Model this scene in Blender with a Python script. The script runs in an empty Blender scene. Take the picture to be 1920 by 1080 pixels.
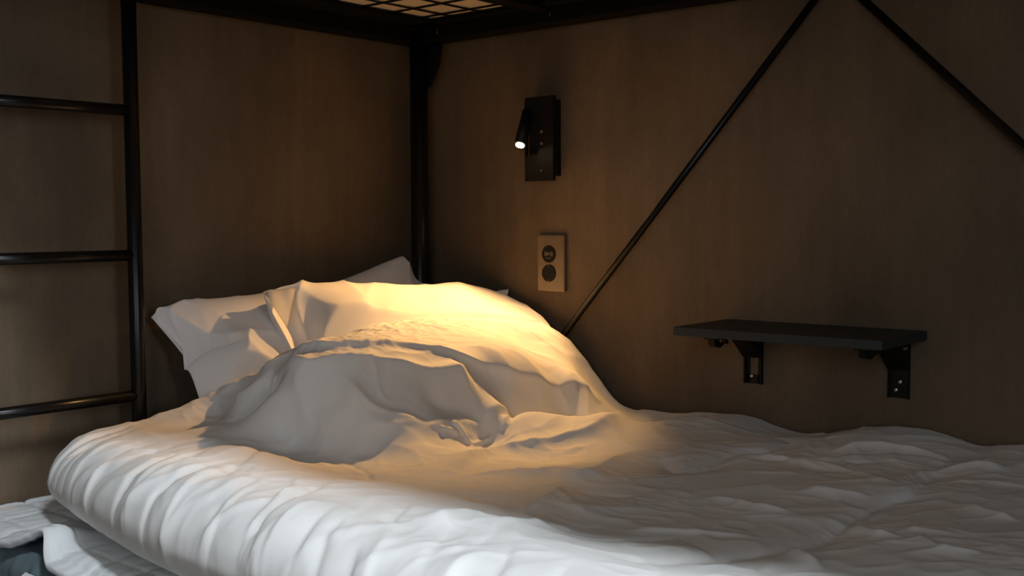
import bpy, bmesh, math, random
import numpy as np
from mathutils import Vector, Matrix

scene = bpy.context.scene
COL = scene.collection

# ------------------------------------------------------------------ camera
F_PX = 2076.17
yaw, pitch, roll = (math.radians(a) for a in (40.3545, -3.5012, -0.2984))
fw = Vector((math.cos(yaw)*math.cos(pitch), math.sin(yaw)*math.cos(pitch), math.sin(pitch)))
rt = Vector((math.sin(yaw), -math.cos(yaw), 0.0))
up = rt.cross(fw)
rt2 = rt*math.cos(roll) + up*math.sin(roll)
up2 = up*math.cos(roll) - rt*math.sin(roll)
cam_data = bpy.data.cameras.new('camera')
cam_data.sensor_fit = 'HORIZONTAL'
cam_data.sensor_width = 36.0
cam_data.lens = F_PX/1920*36.0
cam_data.clip_start = 0.02
cam = bpy.data.objects.new('camera', cam_data)
COL.objects.link(cam)
m = Matrix((rt2, up2, -fw)).transposed().to_4x4()
m.translation = (-1.8086, -1.8176, 0.95)
cam.matrix_world = m
scene.camera = cam

# ------------------------------------------------------------------ light and exposure
scene.view_settings.view_transform = 'Standard'
scene.view_settings.look = 'None'
scene.view_settings.exposure = 0.0
scene.view_settings.gamma = 1.0
scene.view_settings.use_curve_mapping = False

world = bpy.data.worlds.new('daylight')
scene.world = world
world.use_nodes = True
bg = world.node_tree.nodes['Background']
bg.inputs[0].default_value = (0.72, 0.84, 1.0, 1)
bg.inputs[1].default_value = 1.0


def area(name, loc, direction, sx, sy, power, color):
    d = bpy.data.lights.new(name, 'AREA')
    d.shape = 'RECTANGLE'
    d.size, d.size_y = sx, sy
    d.energy = power
    d.color = color
    o = bpy.data.objects.new(name, d)
    o.location = loc
    o.rotation_euler = Vector(direction).to_track_quat('-Z', 'Y').to_euler()
    COL.objects.link(o)
    return o


# the ceiling lamp over the aisle, and cool fill from two added, unseen windows
CEIL = (-1.505, -1.95, 2.40)
area('ceiling_lamp_light', (CEIL[0], CEIL[1], CEIL[2]-0.062), (0, 0, -1), 0.16, 0.60, 38.0, (0.86, 0.94, 1.0))
area('added_window_fill', (-3.22, -2.55, 1.40), (1, 0.1, 0), 1.3, 1.1, 15.0, (0.90, 0.95, 1.0))  # added fill for the bed's camera-facing slopes, from the left wall
area('added_window_fill', (-1.55, -4.32, 1.45), (0, 1, -.05), 1.1, 1.1, 50.0, (0.84, 0.92, 1.0))  # added fill for the head wall, sent along the aisle

# the reading lamp's bulb sits in its head
HEAD_A = Vector((-0.031, -0.3535, 1.173))     # hinge end of the spot head
HEAD_B = Vector((-0.0728, -0.366, 1.1023))   # lens end
head_dir = (HEAD_B-HEAD_A).normalized()
sp = bpy.data.lights.new('reading_lamp_bulb', 'SPOT')
sp.energy = 20.0
sp.color = (1.0, 0.53, 0.185)
sp.spot_size = math.radians(86)
sp.spot_blend = 0.50
sp.shadow_soft_size = 0.008
spo = bpy.data.objects.new('reading_lamp_bulb', sp)
spo.location = HEAD_B + head_dir*0.004
spo.rotation_euler = Vector((-.54, -.04, -.84)).to_track_quat('-Z', 'Y').to_euler()
COL.objects.link(spo)

# ------------------------------------------------------------------ noise
_rng = np.random.RandomState(7)
_perm = _rng.permutation(512)
_perm = np.concatenate([_perm, _perm, _perm])
_ang = _rng.rand(512)*2*np.pi
_gx, _gy = np.cos(_ang), np.sin(_ang)
_rx, _ry = _rng.rand(512), _rng.rand(512)


def perlin(x, y, seed=0):
    x = np.asarray(x, float)+seed*17.31
    y = np.asarray(y, float)+seed*9.77
    xi = np.floor(x).astype(int); yi = np.floor(y).astype(int)
    xf = x-xi; yf = y-yi
    def g(ix, iy, dx, dy):
        h = _perm[(_perm[ix % 512]+iy) % 512]
        return _gx[h]*dx+_gy[h]*dy
    u = xf**3*(xf*(xf*6-15)+10); v = yf**3*(yf*(yf*6-15)+10)
    n00 = g(xi, yi, xf, yf); n10 = g(xi+1, yi, xf-1, yf)
    n01 = g(xi, yi+1, xf, yf-1); n11 = g(xi+1, yi+1, xf-1, yf-1)
    return 1.5*((n00*(1-u)+n10*u)*(1-v)+(n01*(1-u)+n11*u)*v)


def ridged(x, y, seed=0):
    """sharp crests, broad valleys, 0..1"""
    return np.clip(1-np.abs(perlin(x, y, seed))*2.2, 0, 1)**2


def worley(x, y, seed=0):
    """F2-F1 of scattered cell points: 0 on the borders, rising linearly inside each cell"""
    x = np.asarray(x, float)+seed*7.7; y = np.asarray(y, float)+seed*3.3
    xi = np.floor(x).astype(int); yi = np.floor(y).astype(int)
    f1 = np.full(x.shape, 9.0); f2 = np.full(x.shape, 9.0)
    for dx in (-1, 0, 1):
        for dy in (-1, 0, 1):
            cx, cy = xi+dx, yi+dy
            h = _perm[(_perm[cx % 512]+cy) % 512]
            px = cx+_rx[h]; py = cy+_ry[h]
            d = np.hypot(x-px, y-py)
            m_ = d < f1
            f2 = np.where(m_, f1, np.minimum(f2, d)); f1 = np.where(m_, d, f1)
    return f2-f1


def sstep(a, b, x):
    t = np.clip((x-a)/(b-a), 0, 1)
    return t*t*(3-2*t)


# ------------------------------------------------------------------ materials
def new_mat(name):
    mt = bpy.data.materials.new(name)
    mt.use_nodes = True
    nt = mt.node_tree
    return mt, nt, nt.nodes['Principled BSDF']


def plain(name, color, rough=0.6, metal=0.0, spec=0.5):
    mt, nt, b = new_mat(name)
    b.inputs['Roughness'].default_value = rough
    b.inputs['Metallic'].default_value = metal
    b.inputs['Specular IOR Level'].default_value = spec
    tc = nt.nodes.new('ShaderNodeTexCoord')
    nz = nt.nodes.new('ShaderNodeTexNoise'); nz.inputs['Scale'].default_value = 60
    mx = nt.nodes.new('ShaderNodeMix'); mx.data_type = 'RGBA'
    mx.inputs[6].default_value = (*[c*0.88 for c in color], 1)
    mx.inputs[7].default_value = (*[min(1, c*1.10) for c in color], 1)
    nt.links.new(tc.outputs['Object'], nz.inputs['Vector'])
    nt.links.new(nz.outputs['Fac'], mx.inputs[0])
    nt.links.new(mx.outputs[2], b.inputs['Base Color'])
    return mt


def fabric_wall(name, along):
    """woven brown wall covering with faint vertical streaks and blotches"""
    mt, nt, b = new_mat(name)
    N, Lk = nt.nodes, nt.links
    tc = N.new('ShaderNodeTexCoord')
    def mapped(sx, sy, sz):
        mp = N.new('ShaderNodeMapping')
        mp.inputs['Scale'].default_value = (sx, sy, sz)
        Lk.new(tc.outputs['Object'], mp.inputs['Vector'])
        return mp
    def noise(mp, scale, detail=4, rough=0.55):
        n = N.new('ShaderNodeTexNoise')
        n.inputs['Scale'].default_value = scale
        n.inputs['Detail'].default_value = detail
        n.inputs['Roughness'].default_value = rough
        Lk.new(mp.outputs[0], n.inputs['Vector'])
        return n
    blotch = noise(mapped(1, 1, 0.55), 2.6, 5)
    streak = noise(mapped(9, 9, 0.7), 4.0, 6, 0.65)
    threads = noise(mapped(100, 100, 4), 9.0, 2)
    weft = noise(mapped(5, 5, 110), 9.0, 2)
    def mix(a, bb, f):
        x = N.new('ShaderNodeMix'); x.data_type = 'RGBA'
        x.inputs[6].default_value = a if isinstance(a, tuple) else (0, 0, 0, 1)
        if not isinstance(a, tuple): Lk.new(a, x.inputs[6])
        x.inputs[7].default_value = bb
        Lk.new(f, x.inputs[0])
        return x.outputs[2]
    def ramp(n, lo, hi):
        r = N.new('ShaderNodeMapRange')
        r.inputs['From Min'].default_value = lo
        r.inputs['From Max'].default_value = hi
        Lk.new(n.outputs['Fac'], r.inputs['Value'])
        return r.outputs[0]
    c = mix((0.088, 0.063, 0.040, 1), (0.178, 0.126, 0.079, 1), ramp(blotch, 0.36, 0.66))
    def mult(cin, f, amt):
        x = N.new('ShaderNodeMix'); x.data_type = 'RGBA'; x.blend_type = 'MULTIPLY'
        x.inputs[0].default_value = 1.0
        r = N.new('ShaderNodeMapRange')
        r.inputs['From Min'].default_value = 0.3; r.inputs['From Max'].default_value = 0.7
        r.inputs['To Min'].default_value = 1-amt; r.inputs['To Max'].default_value = 1+amt*0.6
        Lk.new(f.outputs['Fac'], r.inputs['Value'])
        Lk.new(cin, x.inputs[6]); Lk.new(r.outputs[0], x.inputs[7])
        return x.outputs[2]
    c = mult(c, streak, 0.12)
    c = mult(c, threads, 0.13)
    c = mult(c, weft, 0.10)
    Lk.new(c, b.inputs['Base Color'])
    b.inputs['Roughness'].default_value = 0.75
    b.inputs['Specular IOR Level'].default_value = 0.25
    ad = N.new('ShaderNodeMath'); ad.operation = 'ADD'
    Lk.new(threads.outputs['Fac'], ad.inputs[0]); Lk.new(weft.outputs['Fac'], ad.inputs[1])
    bp = N.new('ShaderNodeBump'); bp.inputs['Strength'].default_value = 0.35
    bp.inputs['Distance'].default_value = 0.0015
    Lk.new(ad.outputs[0], bp.inputs['Height'])
    Lk.new(bp.outputs[0], b.inputs['Normal'])
    return mt


def cotton(name, color, crease=0.5, scale=18.0, weave=True):
    mt, nt, b = new_mat(name)
    N, Lk = nt.nodes, nt.links
    b.inputs['Base Color'].default_value = (*color, 1)
    b.inputs['Roughness'].default_value = 0.85
    b.inputs['Specular IOR Level'].default_value = 0.2
    b.inputs['Sheen Weight'].default_value = 0.08
    tc = N.new('ShaderNodeTexCoord')
    n1 = N.new('ShaderNodeTexNoise')
    n1.inputs['Scale'].default_value = scale
    n1.inputs['Detail'].default_value = 3
    n1.inputs['Distortion'].default_value = 0.6
    try:
        n1.noise_type = 'RIDGED_MULTIFRACTAL'
        n1.normalize = False
    except Exception:
        pass
    mp = N.new('ShaderNodeMapping'); mp.inputs['Scale'].default_value = (1.0, 0.45, 1.0)
    mp.inputs['Rotation'].default_value = (0, 0, math.radians(60))
    Lk.new(tc.outputs['Object'], mp.inputs['Vector'])
    Lk.new(mp.outputs[0], n1.inputs['Vector'])
    bp = N.new('ShaderNodeBump')
    bp.inputs['Strength'].default_value = crease
    bp.inputs['Distance'].default_value = 0.0012
    Lk.new(n1.outputs['Fac'], bp.inputs['Height'])
    if weave:
        n2 = N.new('ShaderNodeTexNoise'); n2.inputs['Scale'].default_value = 900
        Lk.new(tc.outputs['Object'], n2.inputs['Vector'])
        b2 = N.new('ShaderNodeBump'); b2.inputs['Strength'].default_value = 0.10
        b2.inputs['Distance'].default_value = 0.0004
        Lk.new(n2.outputs['Fac'], b2.inputs['Height'])
        Lk.new(bp.outputs[0], b2.inputs['Normal'])
        Lk.new(b2.outputs[0], b.inputs['Normal'])
    else:
        Lk.new(bp.outputs[0], b.inputs['Normal'])
    return mt


def quilt_mat():
    mt, nt, b = new_mat('quilted_cotton')
    N, Lk = nt.nodes, nt.links
    b.inputs['Base Color'].default_value = (0.74, 0.76, 0.77, 1)
    b.inputs['Roughness'].default_value = 0.85
    b.inputs['Specular IOR Level'].default_value = 0.2
    tc = N.new('ShaderNodeTexCoord')
    nz = N.new('ShaderNodeTexNoise'); nz.inputs['Scale'].default_value = 34; nz.inputs['Detail'].default_value = 3
    Lk.new(tc.outputs['Object'], nz.inputs['Vector'])
    bp = N.new('ShaderNodeBump'); bp.inputs['Strength'].default_value = 0.5; bp.inputs['Distance'].default_value = 0.004
    Lk.new(nz.outputs['Fac'], bp.inputs['Height'])
    Lk.new(bp.outputs[0], b.inputs['Normal'])
    return mt


def ticking_mat():
    """beige striped underside of the upper mattress"""
    mt, nt, b = new_mat('mattress_ticking')
    N, Lk = nt.nodes, nt.links
    tc = N.new('ShaderNodeTexCoord')
    mp = N.new('ShaderNodeMapping'); mp.inputs['Rotation'].default_value = (0, 0, math.radians(12))
    wv = N.new('ShaderNodeTexWave'); wv.inputs['Scale'].default_value = 42
    wv.inputs['Distortion'].default_value = 1.2
    mx = N.new('ShaderNodeMix'); mx.data_type = 'RGBA'
    mx.inputs[6].default_value = (0.42, 0.36, 0.28, 1)
    mx.inputs[7].default_value = (0.72, 0.64, 0.52, 1)
    Lk.new(tc.outputs['Object'], mp.inputs['Vector']); Lk.new(mp.outputs[0], wv.inputs['Vector'])
    Lk.new(wv.outputs['Fac'], mx.inputs[0]); Lk.new(mx.outputs[2], b.inputs['Base Color'])
    b.inputs['Roughness'].default_value = 0.9
    return mt


def emitter(name, color, strength):
    mt, nt, b = new_mat(name)
    b.inputs['Base Color'].default_value = (*color, 1)
    b.inputs['Emission Color'].default_value = (*color, 1)
    b.inputs['Emission Strength'].default_value = strength
    return mt


M_WALL = fabric_wall('woven_brown_wall', 0)
M_CEIL = plain('ceiling_paint', (0.30, 0.28, 0.25), 0.9)
M_FLOOR = plain('dark_floor', (0.10, 0.08, 0.06), 0.6)
M_BLACK = plain('black_painted_steel', (0.006, 0.0055, 0.005), 0.30, 0.0, 0.30)
M_RAIL = plain('black_powder_coated_rail', (0.006, 0.0055, 0.005), 0.75, 0.0, 0.08)
M_MATTE = plain('matte_black_metal', (0.006, 0.0055, 0.005), 0.5, 0.0, 0.25)
M_SCREW = plain('screw_steel', (0.62, 0.60, 0.56), 0.35, 0.9)
M_SHELF = plain('dark_grey_board', (0.026, 0.031, 0.033), 0.55, 0, 0.4)
M_PLATE = plain('bronze_grey_plate', (0.15, 0.115, 0.08), 0.38, 0.25)
M_SOCK = plain('black_plastic', (0.006, 0.006, 0.006), 0.55, 0, 0.15)
M_CLIP = plain('dull_clip_metal', (0.12, 0.10, 0.08), 0.5, 0.6)
M_MARK = plain('pale_print', (0.22, 0.22, 0.20), 0.6)
M_LENS = emitter('lit_lens', (1.0, 0.74, 0.42), 60.0)
M_PANEL = emitter('lit_diffuser', (0.86, 0.94, 1.0), 3.0)
M_DUVET = cotton('white_duvet_cotton', (0.80, 0.79, 0.775), 0.75, 15)
M_PILLOW = cotton('white_pillow_cotton', (0.79, 0.775, 0.765), 0.5, 10)
M_PAD = quilt_mat()
M_TICK = ticking_mat()
M_BLUE = cotton('blue_grey_mattress_cover', (0.115, 0.165, 0.185), 0.6, 10)
M_TAG = plain('white_label', (0.72, 0.75, 0.78), 0.7)
M_FRAME = plain('white_window_frame', (0.6, 0.6, 0.58), 0.5)


# ------------------------------------------------------------------ mesh helpers
def link(name, bm, mat, parent=None, smooth=False):
    me = bpy.data.meshes.new(name)
    bm.normal_update()
    bm.to_mesh(me); bm.free()
    me.materials.append(mat)
    if smooth:
        for p in me.polygons: p.use_smooth = True
    o = bpy.data.objects.new(name, me)
    COL.objects.link(o)
    if parent is not None:
        o.parent = parent
        o.matrix_parent_inverse = Matrix.Translation(-parent.matrix_basis.translation)
        if parent.parent is not None:
            o.matrix_parent_inverse = Matrix.Identity(4)
    return o


def from_np(name, verts, faces, mat, parent=None, smooth=True):
    me = bpy.data.meshes.new(name)
    me.from_pydata([tuple(v) for v in verts.tolist()], [], faces)
    me.materials.append(mat)
    if smooth:
        me.polygons.foreach_set('use_smooth', [True]*len(me.polygons))
    me.update()
    o = bpy.data.objects.new(name, me)
    COL.objects.link(o)
    if parent is not None:
        o.parent = parent
    return o


def tag(o, label=None, cat=None, group=None, kind=None):
    if label: o['label'] = label
    if cat: o['category'] = cat
    if group: o['group'] = group
    if kind: o['kind'] = kind
    return o


def thing(name, label, cat, group=None):
    """world-aligned Empty at the origin of the thing's mount; parts keep world coordinates"""
    o = bpy.data.objects.new(name, None)
    COL.objects.link(o)
    return tag(o, label, cat, group)


def add_box(bm, lo, hi, bevel=0.0, seg=2):
    lo = Vector(lo); hi = Vector(hi)
    r = bmesh.ops.create_cube(bm, size=1.0)
    vs = r['verts']
    for v in vs:
        v.co = Vector(((v.co.x+.5)*(hi.x-lo.x)+lo.x, (v.co.y+.5)*(hi.y-lo.y)+lo.y, (v.co.z+.5)*(hi.z-lo.z)+lo.z))
    if bevel > 0:
        es = set(e for v in vs for e in v.link_edges)
        bmesh.ops.bevel(bm, geom=list(es), offset=bevel, segments=seg, affect='EDGES', profile=0.6)


def add_tube(bm, a, b, r, n=20, r2=None, caps=True):
    a = Vector(a); b = Vector(b)
    d = b-a
    q = d.to_track_quat('Z', 'Y')
    r2 = r if r2 is None else r2
    ra, rb = [], []
    for i in range(n):
        t = 2*math.pi*i/n
        c = Vector((math.cos(t), math.sin(t), 0))
        ra.append(bm.verts.new(a+q @ (c*r)))
        rb.append(bm.verts.new(b+q @ (c*r2)))
    for i in range(n):
        f = bm.faces.new((ra[i], ra[(i+1) % n], rb[(i+1) % n], rb[i])); f.smooth = True
    if caps:
        bm.faces.new(ra[::-1]); bm.faces.new(rb)


def add_sphere(bm, c, r, scale=(1, 1, 1)):
    res = bmesh.ops.create_uvsphere(bm, u_segments=16, v_segments=10, radius=r)
    for v in res['verts']:
        v.co = Vector((v.co.x*scale[0], v.co.y*scale[1], v.co.z*scale[2]))+Vector(c)
    for v in res['verts']:
        for f in v.link_faces: f.smooth = True


def add_prism(bm, pts, axis, lo, hi):
    """extrude a polygon: pts are the two other coordinates in x,y,z order"""
    def mk(p, w):
        if axis == 'X': return (w, p[0], p[1])
        if axis == 'Y': return (p[0], w, p[1])
        return (p[0], p[1], w)
    A = [bm.verts.new(mk(p, lo)) for p in pts]
    B = [bm.verts.new(mk(p, hi)) for p in pts]
    n = len(pts)
    bm.faces.new(A); bm.faces.new(B[::-1])
    for i in range(n):
        bm.faces.new((A[i], B[i], B[(i+1) % n], A[(i+1) % n]))
    bmesh.ops.recalc_face_normals(bm, faces=bm.faces)


def nb(): return bmesh.new()


def boxobj(name, lo, hi, mat, parent=None, bevel=0.0):
    bm = nb(); add_box(bm, lo, hi, bevel); return link(name, bm, mat, parent)


def tubeobj(name, a, b, r, mat, parent=None, n=24, r2=None):
    bm = nb(); add_tube(bm, a, b, r, n, r2); return link(name, bm, mat, parent)


# ------------------------------------------------------------------ the room
XL, YF, H = -3.1, -4.2, 2.45
def struct(o): o['kind'] = 'structure'; return o
struct(boxobj('floor', (XL-.1, YF-.1, -.1), (.1, .1, 0), M_FLOOR))
struct(boxobj('ceiling', (XL-.1, YF-.1, H), (.1, .1, H+.1), M_CEIL))
struct(boxobj('wall_head', (XL-.1, 0, 0), (.1, .1, H), M_WALL))
struct(boxobj('wall_right', (0, YF-.1, 0), (.1, 0, H), M_WALL))
bm = nb()
wx0, wx1, wz0, wz1 = -2.15, -.95, .85, 2.05
add_box(bm, (XL-.1, YF-.1, 0), (wx0, YF, H)); add_box(bm, (wx1, YF-.1, 0), (0, YF, H))
add_box(bm, (wx0, YF-.1, 0), (wx1, YF, wz0)); add_box(bm, (wx0, YF-.1, wz1), (wx1, YF, H))
struct(link('wall_foot', bm, M_WALL))
bm = nb()
for lo, hi in (((wx0, wz0), (wx0+.05, wz1)), ((wx1-.05, wz0), (wx1, wz1)), ((wx0, wz0), (wx1, wz0+.05)), ((wx0, wz1-.05), (wx1, wz1))):
    add_box(bm, (lo[0], YF-.08, lo[1]), (hi[0], YF-.02, hi[1]))
struct(link('added_window_2', bm, M_FRAME))  # frame of the unseen foot-wall window, added for the fill
struct(boxobj('added_light_block', (-1.20, -2.20, 0), (0, -2.12, H), M_WALL))  # unseen block, added to keep foot-wall light off the bed and right wall
bm = nb()
wy0, wy1, wz0, wz1 = -3.25, -1.85, .8, 2.0
add_box(bm, (XL-.1, YF, 0), (XL, wy0, H)); add_box(bm, (XL-.1, wy1, 0), (XL, 0, H))
add_box(bm, (XL-.1, wy0, 0), (XL, wy1, wz0)); add_box(bm, (XL-.1, wy0, wz1), (XL, wy1, H))
struct(link('wall_left', bm, M_WALL))
bm = nb()
for lo, hi in (((wy0, wz0), (wy0+.05, wz1)), ((wy1-.05, wz0), (wy1, wz1)), ((wy0, wz0), (wy1, wz0+.05)),
               ((wy0, wz1-.05), (wy1, wz1)), (((wy0+wy1)/2-.025, wz0), ((wy0+wy1)/2+.025, wz1))):
    add_box(bm, (XL-.08, lo[0], lo[1]), (XL-.02, hi[0], hi[1]))
struct(link('added_window_1', bm, M_FRAME))  # frame of the unseen left-wall window, added for the fill

# ceiling lamp over the aisle (out of the frame, lights the near side of the bed)
cl = thing('ceiling_lamp', 'slim rectangular ceiling lamp with a lit diffuser over the aisle beside the bunk bed', 'ceiling lamp')
boxobj('housing', (CEIL[0]-.10, CEIL[1]-.32, CEIL[2]-.045), (CEIL[0]+.10, CEIL[1]+.32, H), M_FRAME, cl, .004)
boxobj('diffuser', (CEIL[0]-.08, CEIL[1]-.30, CEIL[2]-.056), (CEIL[0]+.08, CEIL[1]+.30, CEIL[2]-.044), M_PANEL, cl, .003)

# ------------------------------------------------------------------ the bunk bed
BX0, BX1, BY0, BY1 = -1.16, -.025, -.03, -2.06   # outer near side, wall side, head, foot
bed = thing('bunk_bed', 'black steel bunk bed frame with diagonal rods, wire mesh deck and a ladder', 'bunk bed')
PR = .0195
posts = [(-.0715, -.076), (-.0715, -2.02), (-1.12, -2.02)]
for x, y in posts:
    tubeobj('post', (x, y, 0), (x, y, 1.375), PR, M_BLACK, bed, 32)
# ladder at the head end: right rail, left rail which is also the near head post, and rungs between
lad = tubeobj('ladder', (-.770, -.08, .0), (-.771, -.08, 1.43), .0128, M_BLACK, bed, 28)
tubeobj('rail', (-1.125, -.08, .0), (-1.125, -.08, 1.43), .0160, M_BLACK, lad, 28)
for z in (.155, .400, .649, .893, 1.141, 1.386):
    tubeobj('rung', (-1.125, -.08, z), (-.770, -.08, z), .0098, M_BLACK, lad, 20)
    # small weld collar where the rung meets the rail
# upper frame
def rail(name, lo, hi, parent=bed): return boxobj(name, lo, hi, M_RAIL, parent, .004)
ZB = 1.337
bm = nb(); add_box(bm, (-.075, -2.05, ZB), (-.027, -.03, ZB+.050), .004); add_box(bm, (-.100, -2.02, ZB+.0335), (-.070, -.07, ZB+.0385))
link('side_rail', bm, M_RAIL, bed)
bm = nb(); add_box(bm, (-1.14, -.075, ZB), (-.075, -.027, ZB+.050), .004); add_box(bm, (-1.10, -.145, ZB+.0335), (-.075, -.070, ZB+.0385))
link('end_rail', bm, M_RAIL, bed)
bm = nb(); add_box(bm, (-1.145, -2.05, ZB), (-1.097, -.10, ZB+.050), .004); add_box(bm, (-1.10, -2.02, ZB+.0335), (-1.06, -.10, ZB+.0385))
link('side_rail', bm, M_RAIL, bed)
bm = nb(); add_box(bm, (-1.097, -2.05, ZB), (-.075, -2.0, ZB+.050), .004)
link('end_rail', bm, M_RAIL, bed)
for y in (-.400, -.86, -1.36, -1.70):
    boxobj('cross_bar', (-1.10, y-.114 if y > -.4 else y-.04, ZB+.027), (-.074, y, ZB+.0385), M_RAIL, bed, .002)
bm = nb()
y = -.20
while y > -2.0:
    add_tube(bm, (-1.09, y, ZB+.0405), (-.09, y, ZB+.0405), .0020, 8); y -= .080
x = -.125
while x > -1.1:
    add_tube(bm, (x, -2.03, ZB+.0410), (x, -.05, ZB+.0410), .0020, 8); x -= .0815
link('wire_mesh', bm, M_MATTE, bed)
# gusset and bolts at the head corner
bm = nb(); add_prism(bm, [(-.085, ZB+.002), (-.135, ZB+.002), (-.128, ZB-.045), (-.100, ZB-.095), (-.085, ZB-.095)], 'X', -.060, -.055)
link('gusset', bm, M_BLACK, bed)
for (y, z) in ((-.138, 1.362), (-.448, 1.362), (-1.2, 1.362), (-1.9, 1.362)):
    bm = nb(); add_tube(bm, (-.074, y, z), (-.079, y, z), .007, 6); add_tube(bm, (-.077, y, z-.012), (-.077, y, z+.004), .0035, 10)
    link('bolt', bm, M_BLACK, bed)
# diagonal rods of the wall side
tubeobj('brace', (-.034, -.235, .480), (-.034, -1.022, 1.362), .0066, M_BLACK, bed, 20)
tubeobj('brace', (-.034, -1.022, 1.352), (-.034, -1.905, .480), .0072, M_BLACK, bed, 20)
# lower frame and slats
ZL = .285
rail('side_rail', (-.075, -2.05, ZL-.05), (-.030, -.03, ZL)); rail('side_rail', (-1.145, -2.05, ZL-.05), (-1.10, -.10, ZL))
rail('end_rail', (-1.10, -.10, ZL-.05), (-.075, -.055, ZL)); rail('end_rail', (-1.10, -2.05, ZL-.05), (-.075, -2.0, ZL))
for k in range(8):
    y = -.22-k*.23
    rail('slat', (-1.10, y-.03, ZL-.022), (-.075, y+.03, ZL))

# upper mattress
um = boxobj('mattress', (-1.094, -1.995, ZB+.0435), (-.078, -.078, ZB+.20), M_TICK, None, .006)
tag(um, 'beige striped mattress lying on the wire mesh of the upper bunk', 'mattress')

# ------------------------------------------------------------------ lower mattress with gathered cover
def mattress_side():
    th0 = 0
    nu, nv = 260, 40
    # closed loop around the mattress, gathered cover
    X0, X1, Y0, Y1, Z0, Z1 = -1.066, -.085, -1.985, -.105, ZL+.001, .468
    R = .05
    loop = []
    def arc(cx, cy, a0):
        for i in range(9):
            a = a0+i*math.pi/16
            loop.append((cx+R*math.cos(a), cy+R*math.sin(a)))
    def seg(p, q, n):
        for i in range(1, n): loop.append((p[0]+(q[0]-p[0])*i/n, p[1]+(q[1]-p[1])*i/n))
    arc(X1-R, Y1-R, 0); seg((X1-R, Y1), (X0+R, Y1), 80)
    arc(X0+R, Y1-R, math.pi/2); seg((X0, Y1-R), (X0, Y0+R), 420)
    arc(X0+R, Y0+R, math.pi); seg((X0+R, Y0), (X1-R, Y0), 80)
    arc(X1-R, Y0+R, 1.5*math.pi); seg((X1, Y0+R), (X1, Y1-R), 100)
    L = np.array(loop); n = len(L)
    nx = np.roll(L, -1, 0)-np.roll(L, 1, 0); nx /= np.linalg.norm(nx, axis=1)[:, None]
    nrm = np.stack([nx[:, 1], -nx[:, 0]], 1)
    s = np.concatenate([[0], np.cumsum(np.linalg.norm(np.diff(L, axis=0), axis=1))])
    rows = []
    H_ = 22
    for j in range(H_+1):
        t = j/H_
        z = Z0+(Z1-Z0)*t
        prof = -0.022*(1-min(1, min(t, 1-t)/.16))**2
        g = (ridged(s*13+.8*t, np.full(n, t*1.0), 3)*.009+perlin(s*34, np.full(n, t*2.1), 5)*.004)*(.35+.65*t)
        P = L+nrm*(prof+g)[:, None]
        rows.append(np.column_stack([P, np.full(n, z)]))
    V = np.concatenate(rows)
    faces = []
    for j in range(H_):
        for i in range(n):
            a = j*n+i; b = j*n+(i+1) % n
            faces.append((a, b, b+n, a+n))
    faces.append(tuple(range(n))[::-1]); faces.append(tuple(H_*n+i for i in range(n)))
    return V, faces
V, Fc = mattress_side()
mt_lo = from_np('mattress', V, Fc, M_BLUE)
tag(mt_lo, 'blue-grey mattress with gathered cover in the lower bunk, its corner bare under the quilted pad', 'mattress')
for p in mt_lo.data.polygons[-2:]: p.use_smooth = False
# white label sewn to its side, sticking outwards
bm = nb()
pts = [(-1.078, -.285, .452), (-1.078, -.352, .452), (-1.112, -.372, .440), (-1.112, -.300, .440)]
bm.faces.new([bm.verts.new(p) for p in pts])
r = bmesh.ops.extrude_face_region(bm, geom=bm.faces[:]); bmesh.ops.translate(bm, verts=[v for v in r['geom'] if isinstance(v, bmesh.types.BMVert)], vec=(0, 0, .0015))
bmesh.ops.recalc_face_normals(bm, faces=bm.faces)
lb = link('care_label', bm, M_TAG, mt_lo); lb['label'] = 'white sewn label'

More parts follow.
